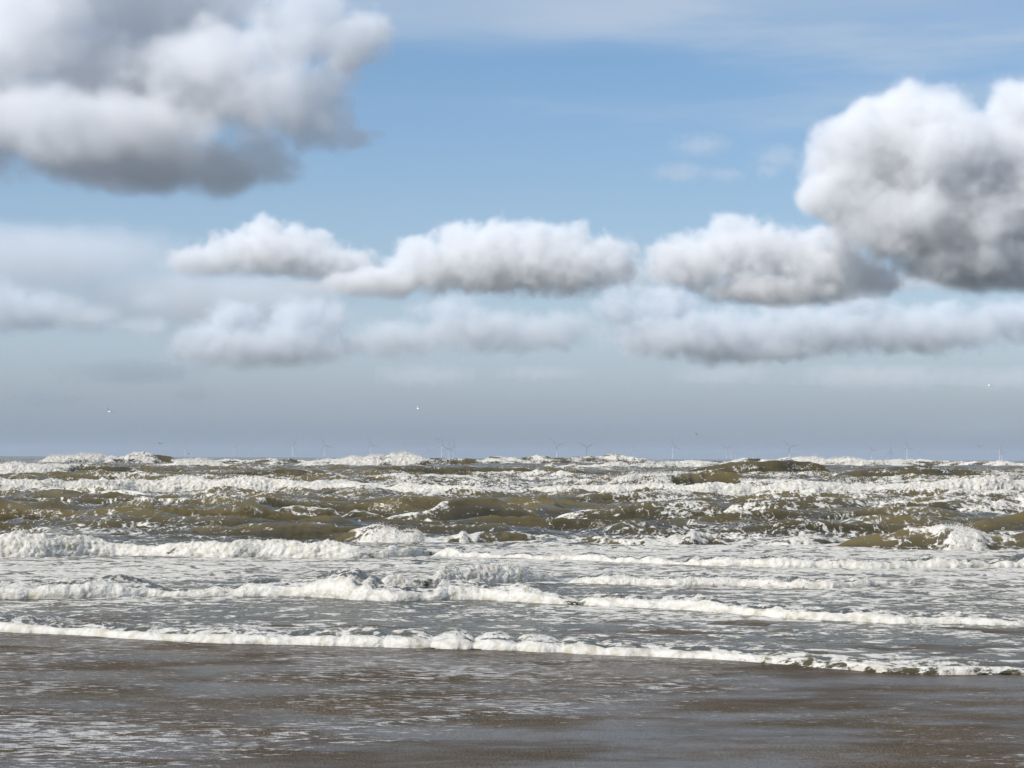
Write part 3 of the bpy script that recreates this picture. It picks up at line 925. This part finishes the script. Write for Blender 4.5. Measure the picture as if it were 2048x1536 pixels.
# ------------------------------------------------------------------ seabirds
def gull_mesh(name, wing_up, fold, mat_body, mat_tip, mat_beak):
    """one continuous skin: body along +x (head at +x), wings along +-y with a bend at the wrist"""
    bm = bmesh.new()
    prev = None
    prof = [(-.30, .004, .10), (-.27, .012, .07), (-.20, .035, .05), (-.10, .06, .06), (0, .075, .075), (.08, .07, .075), (.14, .055, .06), (.18, .045, .05), (.215, .045, .045), (.245, .03, .03), (.26, .012, .012), (.29, .006, .007), (.305, .003, .004)]
    seg = 12
    for x, ry_, rz_ in prof:
        ry, rz = (rz_, ry_) if x < -.19 else (ry_, rz_)
        zc = .015 * math.sin(max(0, x) * 6)
        ring = [bm.verts.new((x, ry * math.cos(a * 2 * math.pi / seg), rz * math.sin(a * 2 * math.pi / seg) + zc)) for a in range(seg)]
        if prev:
            for i in range(seg):
                f = bm.faces.new((prev[i], prev[(i + 1) % seg], ring[(i + 1) % seg], ring[i]))
                f.material_index = 2 if x > .255 else 0
        prev = ring
    for sgn in (1, -1):
        pu = wing_up[0] if sgn > 0 else wing_up[1]
        rows_ = []
        y, z, xs = .035, .035, 0.0
        stations = [(0, .17), (.14, .165), (.28, .15), (.40, .12), (.52, .08), (.62, .04), (.68, .008)]
        for i, (s, ch) in enumerate(stations):
            if i:
                ds = s - stations[i - 1][0]
                a = pu if s < .3 else pu - fold
                y += ds * math.cos(a)
                z += ds * math.sin(a)
            xs = .25 * s if s < .3 else .075 - .55 * (s - .3)
            rows_.append([(xs + .09, y, z), (xs + .05, y, z + .012), (xs + .09 - ch, y, z), (xs + .05, y, z - .006)])
        vs = [[bm.verts.new((p[0], sgn * p[1], p[2])) for p in r] for r in rows_]
        for i in range(len(vs) - 1):
            for k in range(4):
                q = (vs[i][k], vs[i][(k + 1) % 4], vs[i + 1][(k + 1) % 4], vs[i + 1][k])
                f = bm.faces.new(q if sgn > 0 else q[::-1])
                f.material_index = 1 if stations[i + 1][0] > .6 else 0
        bm.faces.new(vs[-1] if sgn < 0 else vs[-1][::-1])
    bmesh.ops.recalc_face_normals(bm, faces=bm.faces[:])
    me = bm_mesh(name, bm, mat_body)
    me.materials.append(mat_tip)
    me.materials.append(mat_beak)
    return me


def bird(px, py, span_px, wings, fold, heading, bank, dark, label, name='gull'):
    """span_px: how wide the spread bird would look in the photograph"""
    dist = 1.2 * F_PX / (span_px * 1.2)
    a, b, c_ = (dark_feather, dark_feather, dark_feather) if dark else (white_feather, grey_feather, grey_feather)
    me = gull_mesh(name, wings, fold, a, b, c_)
    o = bpy.data.objects.new(name, me)
    COL.objects.link(o)
    o.location = at(px, py, dist)
    o.rotation_euler = (R(bank), 0, R(heading))
    tag(o, label, 'bird', 'seabirds flying low over the surf')
    return o


bird(219, 823.5, 16, (R(30), R(30)), R(15), 150, 22, False, 'white gull gliding low over the left surf, leftmost of the birds')
bird(836, 818, 13, (R(60), R(40)), R(10), 150, 25, False, 'white gull with one wing raised steeply, high over the middle')
bird(1978.5, 771, 15, (R(30), R(30)), R(15), 120, 35, False, 'white gull banking near the right edge, highest of the birds')
bird(801, 892, 8, (R(35), R(30)), R(20), 30, -20, False, 'tiny white gull just left of the short turbine')
bird(320, 887, 9, (R(15), R(15)), R(25), 70, 10, True, 'small dark bird skimming the left horizon surf', 'seabird')
bird(1393, 868, 11, (R(20), R(15)), R(25), 100, 38, True, 'dark slender bird with tilted wings above the middle right waves', 'seabird')
bird(1958.5, 893.5, 9, (R(20), R(20)), R(30), 60, 20, True, 'small dark bird left of the far right turbine pair', 'seabird')
bird(875, 878.3, 9, (R(5), R(5)), R(8), 85, 4, True, 'dark bird gliding level beside the tallest turbine', 'seabird')
bird(377.5, 907.5, 6, (R(20), R(20)), R(20), 40, 20, True, 'tiny dark bird low between the left pair of turbines', 'seabird')


# ------------------------------------------------------------------ clouds
def cloud(label, dist, base_y, blobs, dens=0.02, voxel=14, amp=0.5, nscale=1.6, soft=0.5, seed=0, warp=.7, flat=True, size=None):
    """a body of vapour: blobs (column, row, rx, ry[, depth]) read off the photograph, placed at their distance"""
    k = dist / F_PX
    cs = []
    for b in blobs:
        px, py, rx, ry = b[:4]
        dep = b[4] if len(b) > 4 else 0.0
        p = at(px, py, dist + dep * k)
        cs.append((p, (rx * k, (rx + ry) * .5 * k, ry * k)))
    pad = 1.5
    mn = [min(p[i] - r[i] * pad for p, r in cs) for i in range(3)]
    mx = [max(p[i] + r[i] * pad for p, r in cs) for i in range(3)]
    zb = at(1024, base_y, dist).z
    if flat:
        mn[2] = max(mn[2], zb - 45 * k)
    res = [max(6, int((mx[i] - mn[i]) / voxel)) for i in range(3)]
    vol = bpy.data.volumes.new('cloud')
    ob = bpy.data.objects.new('cloud', vol)
    COL.objects.link(ob)
    g = bpy.data.node_groups.new('cloud_density', 'GeometryNodeTree')
    g.interface.new_socket('Geometry', in_out='INPUT', socket_type='NodeSocketGeometry')
    g.interface.new_socket('Geometry', in_out='OUTPUT', socket_type='NodeSocketGeometry')
    b = NB(g)
    go = b.n('NodeGroupOutput')
    pos = b.n('GeometryNodeInputPosition').outputs[0]
    rm = size * k if size else float(np.mean([min(r) for p, r in cs]))
    ps = b.v('ADD', pos, (seed * 3711.0, seed * 1733.0, seed * 977.0))
    w1 = b.noise(ps, .9 / rm, 2.0, .5, 2.0, True)
    pw = b.v('ADD', pos, b.v('SCALE', b.v('SUBTRACT', w1, (.5, .5, .5)), scale=rm * warp))
    f = None
    for p, r in cs:
        q = b.v('DIVIDE', b.v('SUBTRACT', pw, tuple(p)), r)
        v = b.m('SUBTRACT', 1.0, b.v('LENGTH', q))
        f = v if f is None else b.m('SMOOTH_MAX', f, v, .15)
    n1 = b.noise(ps, nscale / rm, 7.0, .6, 2.1)
    f = b.m('ADD', f, b.m('MULTIPLY', b.m('SUBTRACT', n1, .5), amp * 2))
    n2 = b.noise(ps, 5.5 / rm, 4.0, .55, 2.1)
    f = b.m('ADD', f, b.m('MULTIPLY', b.m('SUBTRACT', n2, .5), .34))
    d = b.ramp(f, 0.0, soft)
    if flat:
        z = b.sep(pos)[2]
        nb = b.noise(ps, 1.2 / rm, 3.0)
        zz = b.m('ADD', z, b.m('MULTIPLY', b.m('SUBTRACT', nb, .5), 50 * k))
        d = b.m('MULTIPLY', d, b.ramp(zz, zb - 16 * k, zb + 46 * k))
    d = b.m('MULTIPLY', d, dens)
    vc = b.n('GeometryNodeVolumeCube')
    b.put(vc.inputs['Density'], d)
    vc.inputs['Min'].default_value = mn
    vc.inputs['Max'].default_value = mx
    for i, a in enumerate('XYZ'):
        vc.inputs['Resolution ' + a].default_value = res[i]
    sm = b.n('GeometryNodeSetMaterial')
    sm.inputs['Material'].default_value = mat = haze_tinted_cloud_mat if dist > 15000 else cloud_mat
    g.links.new(vc.outputs[0], sm.inputs[0])
    g.links.new(sm.outputs[0], go.inputs[0])
    md = ob.modifiers.new('density', 'NODES')
    md.node_group = g
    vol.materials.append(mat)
    tag(ob, label, 'cloud', 'cumulus clouds over the sea')
    return ob


cloud('huge soft cloud filling the upper left corner, white lobes over grey', 7600, 396,
      [(40, 60, 190, 130, -80), (-200, 200, 330, 200), (150, 255, 320, 85, -100), (330, 180, 240, 120, 60), (440, 120, 170, 90, -40), (540, 190, 110, 110, -60), (600, 60, 110, 90, 60), (330, 20, 260, 90, 160), (80, -110, 420, 110, 40), (280, 335, 280, 55, 150), (430, 345, 130, 55, 180), (230, 130, 200, 110, 160)],
      dens=.0085, voxel=16, amp=.72, soft=.48, seed=3, warp=1.25, nscale=1.5)
cloud('round white puff at the upper right tip of the huge corner cloud', 7900, 190, [(712, 80, 82, 70), (745, 60, 50, 55), (690, 110, 55, 50)], dens=.014, voxel=11, amp=.6, soft=.6, seed=4, warp=.9)
cloud('blue grey ragged shaded tail under the right side of the huge corner cloud', 8000, 396, [(650, 190, 70, 80), (630, 250, 95, 60), (700, 275, 70, 34), (550, 335, 70, 50), (470, 330, 70, 65), (690, 140, 50, 50), (520, 300, 90, 40)],
      dens=.010, voxel=13, amp=.8, soft=.6, seed=5, warp=1.0)
cloud('low white topped cloud left of the middle with a flat grey base', 12400, 560, [(540, 508, 150, 58), (410, 527, 95, 40), (650, 532, 120, 46), (530, 462, 48, 36), (590, 480, 50, 34), (640, 480, 36, 26)], dens=.012, voxel=10, amp=.75, nscale=1.5, seed=0, soft=.42, warp=.9)
cloud('long lumpy cloud in the middle with two small white heads', 12200, 608, [(1000, 525, 170, 72), (870, 535, 110, 60), (1130, 535, 125, 70), (1008, 470, 54, 40), (1150, 466, 40, 32), (750, 568, 120, 38), (1215, 520, 64, 60), (830, 500, 55, 36), (930, 485, 74, 46), (1085, 485, 80, 48)], dens=.012, voxel=10, amp=.75, nscale=1.5, seed=1, soft=.42, warp=.9)
cloud('rounded cloud right of the middle with a bluish shaded right side', 12000, 616, [(1390, 525, 115, 60), (1500, 505, 135, 70), (1460, 456, 56, 40), (1620, 530, 145, 72), (1680, 485, 66, 46), (1740, 560, 76, 42), (1560, 580, 180, 44)], dens=.012, voxel=10, amp=.72, nscale=1.5, seed=6, soft=.42, warp=.9)
cloud('ragged grey scrap joining the two clouds left of the middle', 13000, 600, [(715, 545, 90, 34), (640, 575, 90, 18)], dens=.0055, voxel=12, amp=.9, seed=19, soft=.8, warp=1.2)
cloud('ragged grey scrap in the gap between the long lumpy cloud and the rounded one', 13000, 610, [(1275, 550, 75, 34), (1250, 590, 60, 16)], dens=.005, voxel=12, amp=.9, seed=20, soft=.8, warp=1.2)
cloud('blue grey scrap under the base of the tallest bright cumulus', 12500, 600, [(1800, 565, 90, 26), (1900, 560, 100, 30)], dens=.006, voxel=12, amp=.9, seed=21, soft=.8, warp=1.2)
cloud('tallest bright cumulus at the right edge, brilliant white top over a grey base', 11500, 590, [(1830, 290, 165, 130), (1900, 320, 150, 110, -60), (1720, 330, 120, 110), (1840, 215, 80, 58), (1760, 240, 80, 55), (2010, 350, 200, 140), (2065, 225, 115, 80), (1880, 430, 250, 110), (2200, 380, 260, 180), (2000, 520, 230, 70), (1660, 390, 90, 70)],
      dens=.0135, voxel=9, seed=2, amp=.44, nscale=1.2, soft=.42, warp=.8)
cloud('faint thin wisps in the blue, left of the tallest bright cumulus', 11000, 700, [(1400, 290, 80, 30), (1360, 345, 80, 26), (1450, 350, 60, 20), (1560, 315, 70, 34), (1540, 340, 50, 24)], dens=.0028, voxel=13, amp=.9, soft=1.0, seed=8, flat=False, warp=1.2)
cloud('hazy grey cloud bank low at the left edge', 17500, 680, [(50, 625, 150, 56), (-60, 600, 130, 66), (170, 640, 90, 40), (280, 660, 100, 30)], dens=.0065, voxel=18, seed=9, amp=.85, soft=.9, warp=1.0)
cloud('tiny hazy cloud scrap right of the left cloud bank', 17500, 660, [(305, 600, 44, 28)], dens=.005, voxel=15, seed=10, soft=.9, amp=.8)
cloud('hazy low cumulus left of the middle with bright ragged tops', 17500, 745, [(460, 635, 66, 50), (600, 635, 80, 60), (540, 690, 200, 58), (660, 640, 50, 46), (420, 690, 100, 54)], dens=.0072, voxel=16, amp=.85, nscale=1.6, seed=11, soft=.7, warp=1.4)
cloud('grey hazy cloud band in the middle below the long lumpy cloud', 18000, 740, [(790, 680, 130, 50), (950, 660, 160, 58), (1080, 665, 130, 46), (900, 618, 90, 34), (1130, 650, 90, 36)], dens=.0062, voxel=18, amp=.85, nscale=1.6, seed=12, soft=.9, warp=1.5)
cloud('low grey cloud bank at the right with a bright torn left shoulder', 17000, 748, [(1240, 618, 60, 54), (1330, 606, 80, 46), (1400, 670, 220, 60), (1640, 660, 190, 56), (1560, 620, 60, 28), (1840, 660, 220, 56), (2040, 640, 130, 50), (1500, 700, 190, 34), (1720, 612, 80, 40), (1890, 622, 60, 34)], dens=.0088, voxel=16, amp=.8, nscale=1.6, seed=13, soft=.8, warp=1.5)
cloud('dim cloud streak low over the right horizon', 24000, 810, [(1450, 752, 180, 30), (1750, 755, 300, 36), (2000, 758, 220, 34)], dens=.0013, voxel=28, amp=.8, seed=14, soft=1.0, warp=1.2)
cloud('dim cloud streak low over the middle horizon', 24000, 810, [(850, 752, 170, 30), (1080, 748, 140, 22)], dens=.0013, voxel=28, amp=.8, seed=15, soft=1.0, warp=1.2)
cloud('small pale cloud scrap low at the left above the gull', 26000, 840, [(385, 790, 60, 24), (100, 800, 130, 26), (250, 745, 220, 34)], dens=.0014, voxel=28, amp=.85, seed=16, soft=1.0, warp=1.2)
cloud('thin pale veil of cloud spread behind the small clouds on the left', 25000, 790, [(60, 520, 460, 95), (-200, 560, 300, 120), (420, 600, 460, 90)], dens=.0020, voxel=70, amp=.45, seed=17, soft=1.2, flat=False)
cloud('broad thin grey cloud layer behind the low clouds from the middle to the right', 27000, 800, [(900, 640, 420, 80), (1500, 640, 460, 90), (2000, 620, 420, 90)], dens=.0010, voxel=70, amp=.6, seed=18, soft=1.2, flat=False)

# ------------------------------------------------------------------ sea air
hz, B, P = new_mat('sea_haze')
hz.node_tree.nodes.remove(P)
pv = B.n('ShaderNodeVolumePrincipled')
pv.inputs['Color'].default_value = (.64, .735, .84, 1)
pv.inputs['Density'].default_value = HAZE = 3e-5
hz.node_tree.links.new(pv.outputs[0], hz.node_tree.nodes['Material Output'].inputs['Volume'])
bm = bmesh.new()
bmesh.ops.create_cube(bm, size=1.0)
for v in bm.verts:
    v.co = Vector((v.co.x * 24000, -40 + (v.co.y + .5) * 32600, -4.5 + (v.co.z + .5) * 140))
me = bpy.data.meshes.new('haze')
bm.to_mesh(me)
bm.free()
me.materials.append(hz)
haze = bpy.data.objects.new('haze', me)
COL.objects.link(haze)
haze['kind'] = 'stuff'
